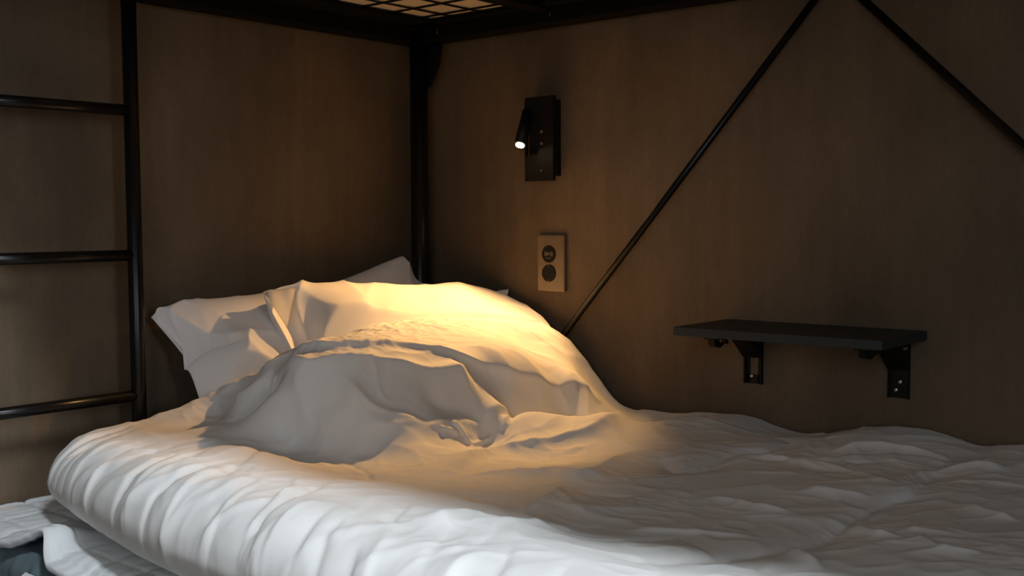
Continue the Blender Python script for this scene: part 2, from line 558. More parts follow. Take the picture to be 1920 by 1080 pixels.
# ------------------------------------------------------------------ quilted mattress pad
def pad():
    X0, X1, Y0, Y1 = -1.10, -.085, -1.99, -.012
    nu, nv = 260, 420
    u = np.linspace(0, 1, nu); v = np.linspace(0, 1, nv)
    U, Vv = np.meshgrid(u, v)
    Y = Y1+(Y0-Y1)*Vv
    # near edge hangs over the mattress side, lifted in a peak near the head corner
    s = U*1.10                          # distance from the near hem across the bed
    hang = .018
    lift = np.exp(-((Y+.31)/.050)**2)-.0*Y
    edge = .030*np.exp(-((Y+.30)/.055)**2)*1.0
    xin = -1.066+0*Y
    X = np.where(s < hang, xin-.010*np.sin(np.pi*np.clip(s/hang, 0, 1)*.5+.6), xin+(s-hang)*( (X1-xin)/(1.10-hang)))
    Z = np.where(s < hang, .486-(hang-s)*.93, .486)
    # soften the turn
    k = np.exp(-((s-hang)/.016)**2)
    Z = Z-.006*k
    # the hem is lifted in a small peak near the head corner
    w = np.exp(-((Y+.292)/np.where(Y > -.292, .055, .028))**2)*np.exp(-(s/.085)**2)
    Z = Z+w*.034
    X = X+w*.020
    Z = Z-.012*np.exp(-((Y+.43)/.09)**2)*np.exp(-(s/.05)**2)
    # quilting: squares every 75 mm with a double line of stitching, and loose puckers
    def groove(c, p, wdt): 
        d = np.abs((c/p+.5) % 1-.5)*p
        return np.exp(-(d/wdt)**2)
    q = groove(s+.012, .080, .0030)+groove(Y+.02+.05*s, .080, .0030)+.6*groove(s+.021, .080, .002)+.6*groove(Y+.029+.05*s, .080, .002)
    puff = .6*np.abs(np.sin((s+.012)/.080*np.pi)*np.sin((Y+.02+.05*s)/.080*np.pi))**.5
    pk = perlin(X*26, Y*70, 2)*.0012+perlin(X*60, Y*24, 4)*.0008
    Z = Z-.0028*np.clip(q, 0, 1)+.0035*puff+pk
    # hem line along the near edge
    Z = Z-.0022*np.exp(-((s-.030)/.0028)**2)
    top = np.stack([X, Y, Z], -1).reshape(-1, 3)
    bot = top.copy(); bot[:, 2] -= .009
    # bottom of hanging part goes inward instead of down
    hm = (s < hang).reshape(-1)
    bot[hm, 2] += .006; bot[hm, 0] += .008
    V = np.concatenate([top, bot]); n = nu*nv
    F = []
    idx = np.arange(n).reshape(nv, nu)
    a = idx[:-1, :-1].ravel(); b = idx[:-1, 1:].ravel(); c = idx[1:, 1:].ravel(); d = idx[1:, :-1].ravel()
    F += [tuple(x) for x in np.stack([a, d, c, b], 1).tolist()]
    F += [tuple(x) for x in (np.stack([a, b, c, d], 1)+n).tolist()]
    ring = list(idx[0, :])+list(idx[1:, -1])+list(idx[-1, -2::-1])+list(idx[-2:0:-1, 0])
    m_ = len(ring)
    for i in range(m_):
        p, q_ = int(ring[i]), int(ring[(i+1) % m_])
        F.append((p, q_, q_+n, p+n))
    return V, F
V, Fc = pad()
pad_o = from_np('mattress_pad', V, Fc, M_PAD)
tag(pad_o, 'white quilted mattress pad with stitched squares, its edge hanging over the blue-grey mattress', 'mattress pad')

# ------------------------------------------------------------------ duvet
CTRL = np.array([
 (-0.920,-0.120,0.610),(-0.855,-0.120,0.613),(-0.786,-0.120,0.616),(-0.679,-0.160,0.644),(-0.611,-0.200,0.675),(-0.538,-0.230,0.709),
 (-0.480,-0.250,0.729),(-0.401,-0.280,0.755),(-0.309,-0.300,0.759),(-0.225,-0.320,0.757),(-0.143,-0.360,0.750),(-0.098,-0.420,0.744),
 (-0.080,-0.460,0.730),(-0.655,-0.290,0.700),(-0.642,-0.360,0.722),(-0.616,-0.410,0.739),(-0.548,-0.440,0.737),(-0.468,-0.460,0.729),
 (-0.416,-0.500,0.718),(-0.364,-0.540,0.701),(-0.283,-0.570,0.674),(-0.199,-0.590,0.647),(-0.103,-0.600,0.606),(-0.671,-0.310,0.685),
 (-0.675,-0.400,0.713),(-0.628,-0.450,0.723),(-0.581,-0.475,0.716),(-0.532,-0.500,0.712),(-0.445,-0.545,0.694),(-0.709,-0.360,0.652),
 (-0.708,-0.440,0.661),(-0.664,-0.490,0.656),(-0.618,-0.515,0.657),(-0.553,-0.545,0.651),(-0.473,-0.565,0.647),(-0.362,-0.575,0.639),
 (-0.244,-0.600,0.611),(-0.696,-0.341,0.600),(-0.709,-0.440,0.597),(-0.704,-0.535,0.592),(-0.666,-0.566,0.594),(-0.617,-0.609,0.604),
 (-0.517,-0.573,0.616),(-0.406,-0.603,0.608),(-0.371,-0.637,0.604),(-0.281,-0.707,0.588),(-0.689,-0.228,0.622),(-0.772,-0.303,0.620),
 (-0.843,-0.706,0.606),(-0.711,-0.726,0.600),(-0.712,-0.827,0.600),(-0.942,-0.419,0.620),(-0.826,-1.090,0.600),(-0.651,-1.122,0.600),
 (-0.576,-1.226,0.602),(-0.360,-1.274,0.602),(-0.442,-1.402,0.604),(-0.060,-0.586,0.594),(-0.060,-0.662,0.580),(-0.060,-0.789,0.600),
 (-0.060,-0.875,0.597),(-0.060,-0.977,0.584),(-0.060,-1.072,0.602),(-0.060,-1.143,0.614),(-0.060,-1.211,0.610),(-0.060,-1.269,0.596),
 (-0.060,-1.338,0.607),(-0.850,-0.500,0.625),(-0.820,-0.220,0.612),(-0.950,-0.300,0.618),(-0.968,-0.462,0.626),(-0.868,-0.735,0.614),
 (-1.000,-0.700,0.630),(-1.020,-0.900,0.630),(-0.950,-1.100,0.622),(-1.030,-1.250,0.625),(-0.351,-1.271,0.598),(-0.427,-1.398,0.605),
 (-0.712,-1.510,0.620),(-0.600,-0.950,0.600),(-0.400,-1.000,0.598),(-0.250,-1.000,0.596),(-0.060,-1.600,0.600),(-0.060,-1.950,0.590),
 (-0.500,-1.950,0.600),(-1.000,-1.950,0.600),(-1.000,-1.600,0.620),(-0.200,-1.600,0.600),(-0.170,-0.420,0.750),(-0.380,-0.600,0.583),
 (-0.460,-0.595,0.590),(-0.300,-0.620,0.577),(-0.220,-0.650,0.575),(-0.140,-0.660,0.575),(-0.220,-0.500,0.705),(-0.150,-0.800,0.603),
 (-0.180,-1.150,0.604),(-0.300,-0.380,0.755)])


def surf_solver(ctrl):
    c = ctrl[:, :2]; z = ctrl[:, 2]
    d = np.linalg.norm(c[:, None]-c[None], axis=-1)
    K = np.sqrt(d*d+.03**2)
    n = len(c)
    A = np.zeros((n+3, n+3)); A[:n, :n] = K-np.eye(n)*.0008
    A[:n, n] = 1; A[:n, n+1:] = c; A[n, :n] = 1; A[n+1:, :n] = c.T
    w = np.linalg.solve(A, np.concatenate([z, [0, 0, 0]]))
    def f(X, Y):
        o = np.zeros(X.shape)+w[n]+w[n+1]*X+w[n+2]*Y
        for i in range(n):
            o += w[i]*np.sqrt((X-c[i, 0])**2+(Y-c[i, 1])**2+.03**2)
        return o
    return f
HF = surf_solver(CTRL)


def polyline_field(X, Y, pts):
    """signed distance to a polyline (positive left of travel) and arc parameter 0..1"""
    pts = np.array(pts, float)
    best = np.full(X.shape, 1e9); sd = np.zeros(X.shape); ts = np.zeros(X.shape)
    seg = np.linalg.norm(np.diff(pts, axis=0), axis=1); tot = seg.sum(); acc = 0
    for i in range(len(pts)-1):
        a, b = pts[i], pts[i+1]; d = b-a; L = seg[i]
        tr = ((X-a[0])*d[0]+(Y-a[1])*d[1])/L**2
        t = np.clip(tr, 0, 1)
        px, py = a[0]+t*d[0], a[1]+t*d[1]
        dist = np.hypot(X-px, Y-py)
        side = np.sign(d[0]*(Y-a[1])-d[1]*(X-a[0]))
        m_ = dist < best
        best = np.where(m_, dist, best); sd = np.where(m_, dist*side, sd); ts = np.where(m_, (acc+t*L)/tot, ts)
        acc += L
    return sd, ts


def smooth_line(pts, n=8):
    P = np.array(pts, float); out = []
    Q = np.vstack([2*P[0]-P[1], P, 2*P[-1]-P[-2]])
    for i in range(1, len(Q)-2):
        for k in range(n):
            t = k/n
            out.append(.5*((2*Q[i])+(-Q[i-1]+Q[i+1])*t+(2*Q[i-1]-5*Q[i]+4*Q[i+1]-Q[i+2])*t*t+(-Q[i-1]+3*Q[i]-3*Q[i+1]+Q[i+2])*t**3))
    out.append(P[-1])
    return out


# folds: line in plan, height, width on the left and on the right of travel (head side / foot side), taper
FOLDS = []
def fold(pts, h, wl, wr, t0=.12, t1=.12): FOLDS.append((smooth_line(pts, 5), h, wl, wr, t0, t1))
fold([(-0.640,-0.329),(-0.634,-0.346),(-0.618,-0.406),(-0.570,-0.429),(-0.499,-0.455),(-0.457,-0.487),(-0.417,-0.524),(-0.364,-0.548),(-0.306,-0.569),(-0.206,-0.586),(-0.154,-0.595),(-0.082,-0.591)], 0.013, 0.045, 0.008, 0.06, 0.35)
fold([(-0.690,-0.240),(-0.684,-0.287),(-0.669,-0.315),(-0.657,-0.356),(-0.668,-0.413),(-0.631,-0.446),(-0.585,-0.471),(-0.547,-0.494),(-0.520,-0.512),(-0.455,-0.539),(-0.428,-0.538)], 0.017, 0.01, 0.026, 0.08, 0.05)
fold([(-0.678,-0.167),(-0.644,-0.183),(-0.627,-0.217),(-0.659,-0.324)], 0.008, 0.02, 0.01, 0.2, 0.2)
fold([(-0.688,-0.401),(-0.693,-0.432),(-0.701,-0.477)], 0.004, 0.004, 0.012, 0.2, 0.3)
fold([(-0.644,-0.471),(-0.635,-0.491),(-0.623,-0.516),(-0.592,-0.549),(-0.554,-0.573)], 0.008, 0.01, 0.022, 0.15, 0.3)
fold([(-0.549,-0.534),(-0.507,-0.559),(-0.456,-0.582),(-0.424,-0.599)], -0.008, 0.016, 0.012, 0.3, 0.3)
fold([(-0.599,-0.591),(-0.556,-0.577),(-0.516,-0.573),(-0.459,-0.585),(-0.392,-0.590),(-0.382,-0.646),(-0.352,-0.698),(-0.312,-0.729),(-0.126,-0.670)], 0.018, 0.016, 0.04, 0.12, 0.25)
fold([(-0.519,-0.575),(-0.511,-0.590),(-0.507,-0.618)], 0.009, 0.006, 0.012, 0.1, 0.3)
fold([(-0.507,-0.618),(-0.477,-0.610),(-0.442,-0.619)], 0.007, 0.006, 0.007, 0.2, 0.3)
fold([(-0.409,-0.605),(-0.429,-0.631)], 0.007, 0.006, 0.006, 0.2, 0.3)
fold([(-0.553,-0.585),(-0.517,-0.596)], 0.007, 0.005, 0.008, 0.2, 0.3)
fold([(-0.736,-0.770),(-0.676,-0.750),(-0.595,-0.701),(-0.492,-0.679),(-0.456,-0.718),(-0.408,-0.748),(-0.330,-0.757),(-0.122,-0.684)], 0.016, 0.04, 0.018, 0.2, 0.2)
fold([(-0.739,-0.793),(-0.702,-0.800),(-0.659,-0.824),(-0.639,-0.867),(-0.614,-0.882),(-0.612,-0.932),(-0.470,-0.888),(-0.391,-0.886)], 0.01, 0.01, 0.022, 0.2, 0.3)
fold([(-0.838,-0.991),(-0.803,-0.987),(-0.735,-0.966),(-0.662,-0.936)], 0.006, 0.01, 0.014, 0.3, 0.3)
fold([(-0.706,-0.546),(-0.722,-0.594),(-0.838,-0.759)], -0.004, 0.0025, 0.005, 0.2, 0.3)
fold([(-0.998,-0.978),(-0.954,-0.986),(-0.913,-0.983),(-0.909,-1.015),(-0.890,-1.047),(-0.818,-1.054)], 0.012, 0.03, 0.024, 0.25, 0.25)
fold([(-0.611,-1.109),(-0.612,-1.158),(-0.624,-1.202),(-0.622,-1.259)], 0.0087, 0.0048, 0.0144, 0.25, 0.3)
fold([(-0.399,-0.895),(-0.479,-0.995),(-0.424,-1.008),(-0.325,-0.999),(-0.243,-1.028),(-0.128,-1.000)], -0.01, 0.012, 0.022, 0.3, 0.2)
fold([(-0.112,-1.281),(-0.196,-1.268),(-0.418,-1.309),(-0.476,-1.299),(-0.542,-1.300),(-0.624,-1.305),(-0.721,-1.312),(-0.778,-1.299),(-0.836,-1.266),(-0.906,-1.227),(-0.913,-1.191),(-0.886,-1.136)], -0.009, 0.03, 0.014, 0.15, 0.2)
fold([(-0.355,-1.007),(-0.335,-1.051),(-0.336,-1.141),(-0.367,-1.221),(-0.436,-1.283)], 0.0072, 0.0072, 0.0132, 0.3, 0.3)
fold([(-0.493,-1.186),(-0.497,-1.234),(-0.483,-1.284)], 0.0072, 0.0056, 0.0132, 0.3, 0.3)
fold([(-0.622,-1.308),(-0.661,-1.356),(-0.663,-1.388)], 0.0072, 0.0064, 0.012, 0.3, 0.3)
fold([(-0.650,-1.392),(-0.695,-1.439),(-0.693,-1.483)], 0.0072, 0.0064, 0.0144, 0.3, 0.3)
fold([(-0.446,-1.374),(-0.476,-1.416),(-0.496,-1.459)], 0.0072, 0.008, 0.0144, 0.3, 0.3)
fold([(-0.762,-1.300),(-0.805,-1.343),(-0.835,-1.377)], 0.0087, 0.0064, 0.012, 0.3, 0.3)
fold([(-0.257,-1.107),(-0.193,-1.146),(-0.182,-1.223),(-0.167,-1.280)], 0.01, 0.012, 0.016, 0.3, 0.3)
fold([(-0.398,-1.275),(-0.285,-1.276),(-0.226,-1.321),(-0.213,-1.377)], 0.012, 0.016, 0.018, 0.3, 0.2)
fold([(-0.818,-0.395),(-0.929,-0.486),(-0.992,-0.536),(-1.089,-0.637)], -0.004, 0.005, 0.016, 0.3, 0.3)
fold([(-1.088,-0.657),(-1.148,-0.741),(-1.233,-0.849)], -0.01, 0.006, 0.018, 0.3, 0.1)
fold([(-1.103,-0.560),(-1.165,-0.659),(-1.201,-0.720)], -0.012, 0.006, 0.016, 0.3, 0.1)
fold([(-1.108,-0.777),(-1.173,-0.852),(-1.208,-0.892)], -0.011, 0.007, 0.018, 0.3, 0.1)
fold([(-1.167,-0.882),(-1.228,-0.973)], -0.011, 0.007, 0.018, 0.3, 0.1)
fold([(-0.744,-0.431),(-0.872,-0.537),(-1.025,-0.670)], -0.005, 0.005, 0.016, 0.3, 0.3)
fold([(-0.925,-0.709),(-1.024,-0.774),(-1.117,-0.851)], -0.006, 0.006, 0.018, 0.3, 0.3)
fold([(-1.004,-0.900),(-1.067,-0.922),(-1.153,-0.977)], -0.006, 0.006, 0.018, 0.3, 0.3)


HEAD_LINE = smooth_line([(-.905,-.105),(-.80,-.095),(-.70,-.120),(-.62,-.165),(-.54,-.205),(-.44,-.240),(-.34,-.268),(-.24,-.290),(-.15,-.325),(-.075,-.385),(-.036,-.455)])


def pillow_mask(x, y):
    return sstep(-.80, -.64, x)*sstep(-.74, -.52, y)


def duvet():
    near = smooth_line([(-.905,-.105),(-.975,-.150),(-1.010,-.26),(-1.040,-.40),(-1.068,-.55),(-1.085,-.75),(-1.098,-1.0),(-1.10,-1.4),(-1.10,-1.98)])
    head = HEAD_LINE
    wall = smooth_line([(-.036,-.455),(-.030,-.60),(-.028,-.9),(-.028,-1.4),(-.028,-1.98)])
    foot = [(-1.10,-1.98),(-.55,-1.985),(-.028,-1.98)]
    def resamp(P, t):
        P = np.array(P, float); s = np.concatenate([[0], np.cumsum(np.linalg.norm(np.diff(P, axis=0), axis=1))]); s /= s[-1]
        return np.stack([np.interp(t, s, P[:, 0]), np.interp(t, s, P[:, 1])], 1)
    def spacing(n, ke, frac):
        th = np.linspace(0, np.pi/2, ke+1)[:-1]
        e = frac*(1-np.cos(th))
        return np.concatenate([e, np.linspace(frac, 1-frac, n), (1-e)[::-1]])
    us = spacing(330, 16, .075); vs = spacing(560, 16, .035)
    # denser rows towards the head
    U, V = np.meshgrid(us, vs)
    Vw = V**1.12
    N_, W_ = resamp(near, Vw[:, 0]), resamp(wall, Vw[:, 0])
    H_, F_ = resamp(head, us), resamp(foot, us)
    a, b = U[..., None], Vw[..., None]
    P = (1-a)*N_[:, None]+a*W_[:, None]+(1-b)*H_[None]+b*F_[None] \
        - ((1-a)*(1-b)*np.array(near[0])+a*(1-b)*np.array(wall[0])+(1-a)*b*np.array(foot[0])+a*b*np.array(foot[-1]))
    X, Y = P[..., 0], P[..., 1]
    width = np.linalg.norm(W_-N_, axis=1)[:, None]
    dn, dw = U*width, (1-U)*width
    dh, df = Vw*1.55, (1-Vw)*1.6
    top = HF(X, Y)
    # local thickness: plump over the bed, thin where it lies on the pillow
    over = pillow_mask(X, Y)
    thick = .135*(1-over)+.036*over
    thick = np.minimum(thick, top-.496)
    def rnd(d, r): return np.sqrt(np.clip(1-(1-np.clip(d/r, 0, 1))**2, 0, 1))
    g = rnd(dn, .085)*rnd(dh, .020+.040*(1-over[0:1]*1.0))*rnd(df, .06)*rnd(dw, .030)
    mid = top-thick*.55
    bot0 = top-thick
    Zt = mid+(top-mid)*g
    Zb = mid-(mid-bot0)*g
    # ---- displacement of the top
    D = np.zeros(X.shape)
    for pts, h, wl, wr, t0, t1 in FOLDS:
        sd, ts = polyline_field(X, Y, pts)
        ww = np.where(sd > 0, wl, wr)
        prof = np.exp(-np.abs(sd/ww)**1.15)
        D += h*prof*sstep(0, t0, ts)*sstep(0, t1, 1-ts)
    wx = X+perlin(X*4, Y*4, 31)*.05; wy = Y+perlin(X*4, Y*4, 32)*.05
    nearz = sstep(-.62, -1.0, X)
    headz = np.exp(-((Y+.33)/.12)**2)*sstep(-.75, -.6, X)
    # near side: folds gathered towards the hem, running across the edge
    gath = ridged(wx*2.0-wy*1.4, wy*3.4+wx*2.6, 41)
    gath2 = ridged(wx*4-wy*3, wy*11+wx*5, 42)
    hem = sstep(.30, .0, dn)
    am = .15+1.1*sstep(-.25, .45, perlin(X*5, Y*6, 51))
    D += nearz*am*((gath-.35)*(.0008+.005*hem**2)+(gath2-.35)*(.0001+.003*hem**2))
    # short pinched creases running up from the near hem
    rc = random.Random(12)
    for i in range(46):
        y0 = -.14-i*.034+rc.uniform(-.016, .016)
        xe = np.interp(-y0, [.1, .15, .26, .40, .55, .75, 1.0, 2.0], [-.93, -.975, -1.01, -1.04, -1.068, -1.085, -1.098, -1.10])
        ln = rc.choice((.06, .09, .12, .16, .22)); sl = rc.uniform(.15, .75)
        st = rc.uniform(-.02, .03) if rc.random() < .7 else rc.uniform(.04, .12)
        pts = smooth_line([(xe+st, y0), (xe+st+ln*.5, y0+ln*sl*.35+rc.uniform(-.008, .008)), (xe+st+ln, y0+ln*sl)], 3)
        h = rc.choice((-1, -1, 1))*rc.uniform(.0035, .009)*(1 if st < .04 else .5)
        wa = rc.uniform(.003, .006); wb = rc.uniform(.012, .024)
        if rc.random() < .5: wa, wb = wb, wa
        sel = (Y > y0-.12) & (Y < y0+.32) & (X < -.62)
        sd, ts = polyline_field(X[sel], Y[sel], pts)
        D[sel] += h*np.exp(-np.abs(sd/np.where(sd > 0, wa, wb))**1.1)*sstep(0, .10, ts+.05)*sstep(0, .65, 1-ts)
    # long slack creases over the flat of the bed
    rc = random.Random(5)
    for i in range(60):
        x0 = rc.uniform(-.92, -.06); y0 = rc.uniform(-.84, -1.75)
        th = math.radians(rc.gauss(-62, 24)); ln = rc.uniform(.07, .26)
        dx, dy = math.cos(th)*ln, math.sin(th)*ln
        bend = rc.uniform(-.12, .12)
        pts = smooth_line([(x0, y0), (x0+dx*.5-dy*bend, y0+dy*.5+dx*bend), (x0+dx, y0+dy)], 3)
        h = rc.choice((-1, 1, 1))*rc.uniform(.0015, .0045)
        wa = rc.uniform(.004, .008); wb = rc.uniform(.014, .032)
        if rc.random() < .5: wa, wb = wb, wa
        sel = (np.abs(X-x0) < .40) & (np.abs(Y-y0) < .40)
        sd, ts = polyline_field(X[sel], Y[sel], pts)
        D[sel] += h*np.exp(-np.abs(sd/np.where(sd > 0, wa, wb))**1.15)*sstep(0, .35, ts)*sstep(0, .35, 1-ts)
    # foot side: broad swells
    a1 = ridged(wx*2.2+wy*3.6, wy*1.2-wx*1.8, 43)
    a2 = ridged(wx*6.5+wy*8.5, wy*3-wx*4.2, 44)
    farz = sstep(-.70, -1.0, Y)*(1-nearz)
    D += farz*((a1-.3)*.004+(a2-.3)*.0006)
    vx = X+perlin(X*7, Y*7, 61)*.030+perlin(X*19, Y*19, 63)*.006; vy = Y+perlin(X*7, Y*7, 62)*.030+perlin(X*19, Y*19, 64)*.006
    k1 = np.minimum(worley(vx*3.0+vy*4.0, vy*2.2-vx*2.6, 1), .55)
    k2 = np.minimum(worley(vx*7.0+vy*9.5, vy*5.5-vx*6.0, 2), .5)
    k3 = np.minimum(worley(vx*24+vy*9, vy*30-vx*8, 3), .45)
    D += farz*((.4-k1)*.0035+(k2-.3)*.0004*(1-np.clip(headz, 0, 1)))
    D += nearz*((k1-.4)*.003+(.3-k2)*.0020)
    D += (1-farz)*(1-nearz)*(1-headz)*((.4-k1)*.008+(k2-.3)*.0035)
    D += ((k3-.2)*.0007)*(.4+.6*sstep(-.3, .3, perlin(X*5, Y*5, 65)))
    midz = (1-farz)*(1-nearz)*(1-headz)
    b1 = ridged(wx*5+wy*1.5, wy*5-wx*2, 45)
    D += midz*(b1-.3)*.0045
    # small creases over the turned edge under the lamp
    c1 = ridged(wx*30+wy*12, wy*15-wx*10, 46); c2 = ridged(wx*30-wy*11, wy*30+wx*18, 47)
    D += headz*((c1-.3)*.0034+(c2-.3)*.0022)
    c3 = ridged(wx*14, wy*14, 48)
    c4 = ridged(wx*22+wy*9, wy*16-wx*20, 49)
    D += (c3-.3)*.0018+(c4-.3)*.0010*sstep(-.2, .3, perlin(X*4, Y*4, 50))
    D *= np.clip(g, 0, 1)**.5*.75+.25
    D *= sstep(0, .02, dw)*sstep(0, .004, df+.001)
    T = np.stack([X, Y, Zt], -1)
    du = np.gradient(T, axis=1); dv = np.gradient(T, axis=0)
    nr = np.cross(dv, du); nr /= np.linalg.norm(nr, axis=-1, keepdims=True)+1e-9
    nr *= np.where(nr[..., 2:3] < 0, -1, 1)
    T2 = T+nr*D[..., None]
    T2[..., 0] = np.minimum(T2[..., 0], -.012)
    # the boundary ring has no well-defined normal: push it outwards in plan
    B = np.stack([X, Y, Zb], -1)
    for sl in ((slice(None), 0), (slice(None), -1), (0, slice(None)), (-1, slice(None))):
        B[sl] = T2[sl]
    # pull the under side along with the edge folds
    k = sstep(.10, 0, dn)[..., None]
    sh = T2[:, 0:1]-T[:, 0:1]
    B = B+np.where((dn > 0)[..., None], sh*k*.8, 0)
    nv, nu = X.shape; n = nu*nv
    idx = np.arange(n).reshape(nv, nu)
    q = np.stack([idx[:-1, :-1].ravel(), idx[1:, :-1].ravel(), idx[1:, 1:].ravel(), idx[:-1, 1:].ravel()], 1)
    bidx = idx+n
    bidx[:, 0] = idx[:, 0]; bidx[:, -1] = idx[:, -1]; bidx[0] = idx[0]; bidx[-1] = idx[-1]
    qb = np.stack([bidx[:-1, :-1].ravel(), bidx[:-1, 1:].ravel(), bidx[1:, 1:].ravel(), bidx[1:, :-1].ravel()], 1)
    V_ = np.concatenate([T2.reshape(-1, 3), B.reshape(-1, 3)])
    F = np.concatenate([q, qb])
    used = np.zeros(len(V_), bool); used[F.ravel()] = True
    remap = np.cumsum(used)-1
    return V_[used], [tuple(f) for f in remap[F].tolist()]
V, Fc = duvet()
dv_o = from_np('duvet', V, Fc, M_DUVET)
tag(dv_o, 'rumpled white duvet spread over the lower bunk and pulled up over the lit pillow', 'duvet')

# ------------------------------------------------------------------ pillows
def crspline(P, t):
    """Catmull-Rom through P (k,...) at t in 0..1"""
    P = np.asarray(P, float); k = len(P)
    Q = np.concatenate([[2*P[0]-P[1]], P, [2*P[-1]-P[-2]]])
    x = t*(k-1); i = np.minimum(x.astype(int), k-2); f = (x-i).reshape((-1,)+(1,)*(P.ndim-1))
    p0, p1, p2, p3 = Q[i], Q[i+1], Q[i+2], Q[i+3]
    return .5*(2*p1+(p2-p0)*f+(2*p0-5*p1+4*p2-p3)*f*f+(3*p1-p0-3*p2+p3)*f**3)


def pillow_mesh(rows, thick, disp, nu=190, nv=150, press=True, expo=.45):
    """rows: control points of the upper face, back seam first; the lower face closes it"""
    k = max(len(r) for r in rows)
    R_ = []
    for r in rows:
        r = np.array(r, float)
        R_.append(crspline(r, np.linspace(0, 1, 33)))
    t = np.linspace(0, 1, nu); e = .5-.5*np.cos(np.pi*t); u = .35*e+.65*t
    t = np.linspace(0, 1, nv); e = .5-.5*np.cos(np.pi*t); v = .35*e+.65*t
    G = crspline(np.array(R_), v)                      # nv,33,3
    G = np.transpose(crspline(np.transpose(G, (1, 0, 2)), u), (1, 0, 2))
    U, V = np.meshgrid(u, v)
    du = np.gradient(G, axis=1); dv = np.gradient(G, axis=0)
    nr = np.cross(dv, du); nr /= np.linalg.norm(nr, axis=-1, keepdims=True)+1e-9
    nr *= np.where(nr[..., 2:3]+nr[..., 0:1]*-.3+nr[..., 1:2]*-.3 < 0, -1, 1)
    a, b = 2*U-1, 2*V-1
    edge = np.clip((1-a**2)*(1-b**2)*9, 0, 1)
    puff = np.clip((1-a**2)*(1-b**2), 0, 1)**expo
    top = G+nr*(disp(U, V, G)*edge)[..., None]
    dn = np.array([.25, .35, -.9])
    bot = G+dn*(thick*puff)[..., None]
    V_ = np.concatenate([top.reshape(-1, 3), bot.reshape(-1, 3)])
    n = nu*nv
    idx = np.arange(n).reshape(nv, nu)
    if press:
        sd, ts = polyline_field(V_[:, 0], V_[:, 1], HEAD_LINE)
        x, y = V_[:, 0], V_[:, 1]
        over = pillow_mask(x, y)
        under = HF(x, y)-(.135*(1-over)+.036*over)-.004
        lim = under+.100*sstep(-.03, .03, sd)
        V_[:, 2] = np.where((sd < .03) & (V_[:, 2] > lim), lim, V_[:, 2])
    V_[:, 2] = np.maximum(V_[:, 2], .499)
    V_[:, 0] = np.minimum(V_[:, 0], -.005); V_[:, 1] = np.minimum(V_[:, 1], -.005)
    a_ = idx[:-1, :-1].ravel(); b_ = idx[:-1, 1:].ravel(); c_ = idx[1:, 1:].ravel(); d_ = idx[1:, :-1].ravel()
    F = np.concatenate([np.stack([a_, d_, c_, b_], 1), np.stack([a_, b_, c_, d_], 1)+n]).tolist()
    bmx = bmesh.new()
    vs = [bmx.verts.new(p) for p in V_.tolist()]
    for f in F: bmx.faces.new([vs[i] for i in f])
    bmesh.ops.remove_doubles(bmx, verts=bmx.verts, dist=1e-5)
    bmesh.ops.recalc_face_normals(bmx, faces=bmx.faces)
    return bmx


def dispA(U, V, G):
    X, Y = G[..., 0], G[..., 1]
    w = np.exp(-(U/.28)**2)
    d = (ridged(U*8-V*1.6, V*1.3+U*2, 11)-.3)*.006*w
    d += (ridged(U*4.1+V*1.6, V*2.4-U*2, 12)-.3)*.0045
    d += (ridged(U*11-V*3, V*3+U*2, 14)-.3)*.003*sstep(.2, .7, V)
    return d


ROWS_A = [
 [(-.720,-.046,.777),(-.700,-.050,.788),(-.61,-.045,.790),(-.50,-.040,.795),(-.40,-.038,.800),(-.296,-.036,.810),(-.198,-.030,.830),(-.106,-.040,.862),(-.092,-.045,.866)],
 [(-.7195,-.050,.775),(-.697,-.064,.797),(-.607,-.072,.805),(-.498,-.072,.809),(-.401,-.072,.812),(-.296,-.070,.823),(-.198,-.062,.843),(-.108,-.055,.869),(-.088,-.058,.855)],
 [(-.688,-.090,.713),(-.664,-.110,.731),(-.616,-.130,.743),(-.540,-.140,.752),(-.465,-.140,.754),(-.36,-.14,.752),(-.25,-.14,.765),(-.15,-.115,.800),(-.066,-.085,.816)],
 [(-.679,-.160,.644),(-.657,-.185,.651),(-.611,-.200,.680),(-.539,-.200,.695),(-.46,-.21,.690),(-.36,-.22,.690),(-.25,-.23,.700),(-.13,-.22,.735),(-.048,-.18,.785)],
 [(-.660,-.250,.565),(-.640,-.270,.580),(-.600,-.290,.600),(-.530,-.300,.610),(-.46,-.31,.600),(-.36,-.33,.590),(-.25,-.34,.600),(-.075,-.285,.745),(-.020,-.262,.800)],
 [(-.640,-.340,.520),(-.620,-.350,.520),(-.580,-.370,.520),(-.520,-.380,.520),(-.45,-.39,.520),(-.36,-.40,.520),(-.25,-.40,.540),(-.075,-.31,.715),(-.016,-.285,.803)]]
bmA = pillow_mesh(ROWS_A, .07, dispA, expo=.85)
pA = link('pillow', bmA, M_PILLOW, None, True)
tag(pA, 'white pillow against the head wall with a pointed corner, behind the brightly lit pillow', 'pillow', 'pillows at the head of the bed')


def dispB(U, V, G):
    w = np.exp(-(U/.30)**2)
    d = (ridged(U*7+V*1.5, V*1.2-U*1.8, 21)-.3)*.012*w
    d += (ridged(U*4.0-V*1.6, V*2.0+U*2.4, 22)-.3)*.0035
    w2 = np.exp(-((1-U)/.20)**2)
    d += (ridged(U*9-V*2, V*3+U*3, 24)-.3)*.004*w2
    return d


